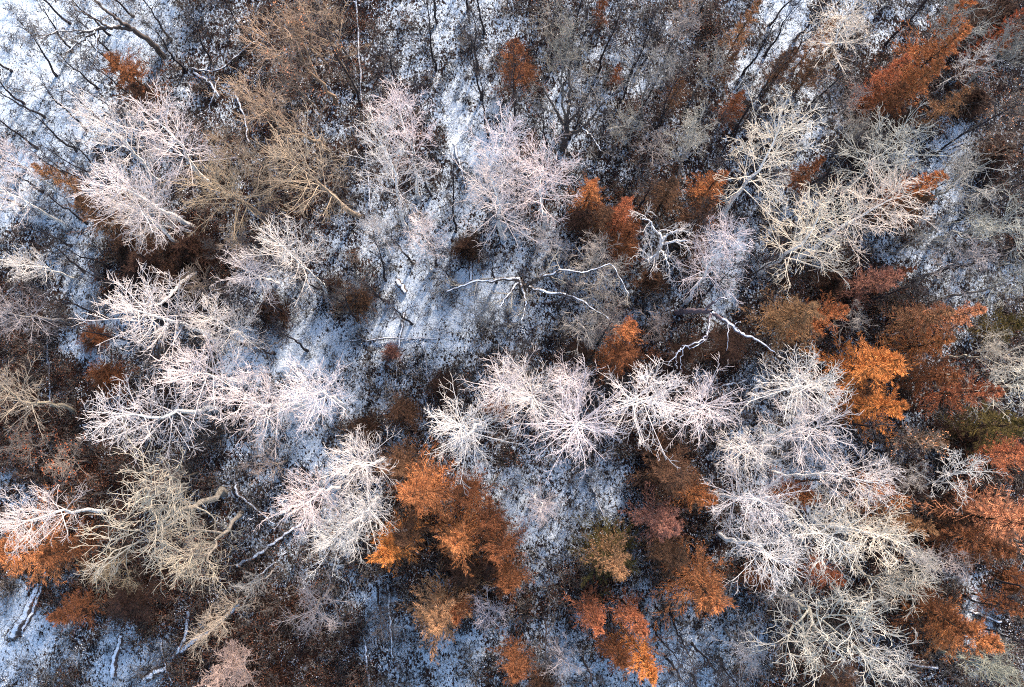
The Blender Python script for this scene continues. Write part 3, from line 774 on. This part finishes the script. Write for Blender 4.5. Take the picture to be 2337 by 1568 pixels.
def scatter(name, label, sources, pts, smin, smax, seed):
    """one object: geometry nodes put the source clumps on the points"""
    V = np.array([(x, y, float(z)) for x, y, z in pts])
    me = bpy.data.meshes.new(name); me.vertices.add(len(V)); me.vertices.foreach_set('co', V.astype(np.float32).reshape(-1))
    o = bpy.data.objects.new(name, me); COL.objects.link(o); o['kind'] = 'stuff'; o['label'] = label; o['category'] = 'undergrowth'
    cc = bpy.data.collections.new(name + '_sources')
    for s in sources: cc.objects.link(s)
    ng = bpy.data.node_groups.new(name, 'GeometryNodeTree')
    ng.interface.new_socket('Geometry', in_out='INPUT', socket_type='NodeSocketGeometry')
    ng.interface.new_socket('Geometry', in_out='OUTPUT', socket_type='NodeSocketGeometry')
    N, L = ng.nodes, ng.links
    gi, go = N.new('NodeGroupInput'), N.new('NodeGroupOutput')
    ci = N.new('GeometryNodeCollectionInfo'); ci.inputs['Collection'].default_value = cc
    ci.inputs['Separate Children'].default_value = True; ci.inputs['Reset Children'].default_value = True
    ip = N.new('GeometryNodeInstanceOnPoints'); ip.inputs['Pick Instance'].default_value = True
    rv = N.new('FunctionNodeRandomValue'); rv.data_type = 'FLOAT_VECTOR'
    rv.inputs[0].default_value = (-.25, -.25, 0); rv.inputs[1].default_value = (.25, .25, 6.28); rv.inputs['Seed'].default_value = seed
    rs = N.new('FunctionNodeRandomValue'); rs.data_type = 'FLOAT'; rs.inputs[2].default_value = smin; rs.inputs[3].default_value = smax; rs.inputs['Seed'].default_value = seed + 1
    L.new(gi.outputs[0], ip.inputs['Points']); L.new(ci.outputs[0], ip.inputs['Instance'])
    L.new(rv.outputs[0], ip.inputs['Rotation']); L.new(rs.outputs[1], ip.inputs['Scale'])
    L.new(ip.outputs[0], go.inputs[0])
    md = o.modifiers.new('scatter', 'NODES'); md.node_group = ng
    return o
def src(name, geo, m):
    return bpy.data.objects.new(name, geo.mesh(name, m))
SRC_T, SRC_L, SRC_D, SRC_S, SRC_H = [], [], [], [], []
for i in range(3):
    a, b = clump(300 + i, 9, 1.5, 1.0, 260, .065)
    SRC_T.append(src('twig_clump', a, M_UT)); SRC_L.append(src('leaf_clump', b, M_UL))
    a, b = clump(360 + i, 3, 4.2, .9, 0, 0, .015); SRC_H.append(src('thin_stems', a, M_UH))
    a, b = clump(320 + i, 7, 1.1, .8, 0, 0, .014); SRC_D.append(src('dark_clump', a, M_UTD))
    a, b = clump(340 + i, 6, .8, .8, 46, .085); SRC_S.append(src('snow_clump', b, M_US))
def points(n, dens, seed):
    rng = np.random.default_rng(seed)
    px = rng.random(n) * 2700 - 180; py = rng.random(n) * 1900 - 170
    P = np.array([at(a, b) for a, b in zip(px, py)])
    s, b = ground_maps(P[:, 0], P[:, 1])
    keep = rng.random(n) < dens(s, b)
    P = P[keep]; P[:, 2] = ground_z(P[:, 0], P[:, 1]) - .03
    return P
pt = points(15000, lambda s, b: np.clip(.62 - s * .85, .02, 1), 1)
scatter('undergrowth_twigs', 'fine grey brown twigs of undergrowth over the forest floor', SRC_T, pt, .6, 1.3, 1)
pl = points(15000, lambda s, b: np.clip((.60 - s) * 1.0 * (.3 + b), .0, 1), 1)
scatter('undergrowth_leaves', 'dry brown leaves clinging to low undergrowth', SRC_L, pl, .6, 1.3, 1)
ph = points(3600, lambda s, b: .25 + .75 * np.clip(1 - np.abs(s - .5) * 1.6, 0, 1), 9)
scatter('thin_brush', 'thin bare saplings and tall brush filling the gaps between trees', SRC_H, ph, .5, 1.25, 11)
pd = points(9000, lambda s, b: np.clip(.75 - np.abs(s - .6) * 1.2, .05, 1), 3)
scatter('dark_brushwood', 'dark brushwood stems poking out of the snow', SRC_D, pd, .5, 1.2, 5)
ps = points(15000, lambda s, b: np.clip(.1 + 1.2 * s * (1.05 - s), .0, .6), 4)
scatter('snow_on_brush', 'small clumps of snow caught on low brush', SRC_S, ps, .5, 1.1, 7)

# ------------------------------------------------------------------ labels
def region(px, py):
    c = min(3, max(0, int(px / 2337 * 4))); r = min(2, max(0, int(py / 1568 * 3)))
    return [['the top left quarter strip', 'the upper area left of centre', 'the upper area right of centre', 'the top right corner area'],
            ['the far left middle', 'the middle left of centre', 'the middle right of centre', 'the far right middle'],
            ['the bottom left corner area', 'the bottom left of centre', 'the bottom right of centre', 'the bottom right corner area']][r][c], (r, c)
ORD = ['', # ordinals
  'second', 'third', 'fourth', 'fifth', 'sixth', 'seventh', 'eighth', 'ninth', 'tenth', 'eleventh', 'twelfth', 'thirteenth', 'fourteenth', 'fifteenth', 'sixteenth', 'seventeenth', 'eighteenth', 'nineteenth', 'twentieth', 'twenty first', 'twenty second', 'twenty third', 'twenty fourth', 'twenty fifth']
REG = [['in the top left', 'at the top, left of centre', 'at the top, right of centre', 'in the top right'],
       ['at the far left middle', 'in the middle, left of centre', 'in the middle, right of centre', 'at the far right middle'],
       ['in the bottom left', 'at the bottom, left of centre', 'at the bottom, right of centre', 'in the bottom right']]
buckets = {}
for t_ in THINGS:
    buckets.setdefault((t_[1], region(t_[3], t_[4])[1]), []).append(t_)
for (look, (r, c)), L_ in buckets.items():
    L_.sort(key=lambda t: (t[3], t[4]))
    for i, t_ in enumerate(L_):
        if len(L_) == 1: lb = '%s %s' % (look, REG[r][c])
        else:
            n = len(L_)
            w = 'leftmost' if i == 0 else ('rightmost' if i == n - 1 else (ORD[i] + ' from left' if i <= n // 2 else ('second from right' if n - 1 - i == 1 else ORD[n - 1 - i] + ' from right')))
            lb = '%s %s, %s' % (look, REG[r][c].replace(', ', ' '), w)
        t_[0]['label'] = lb; t_[0]['category'] = t_[2]
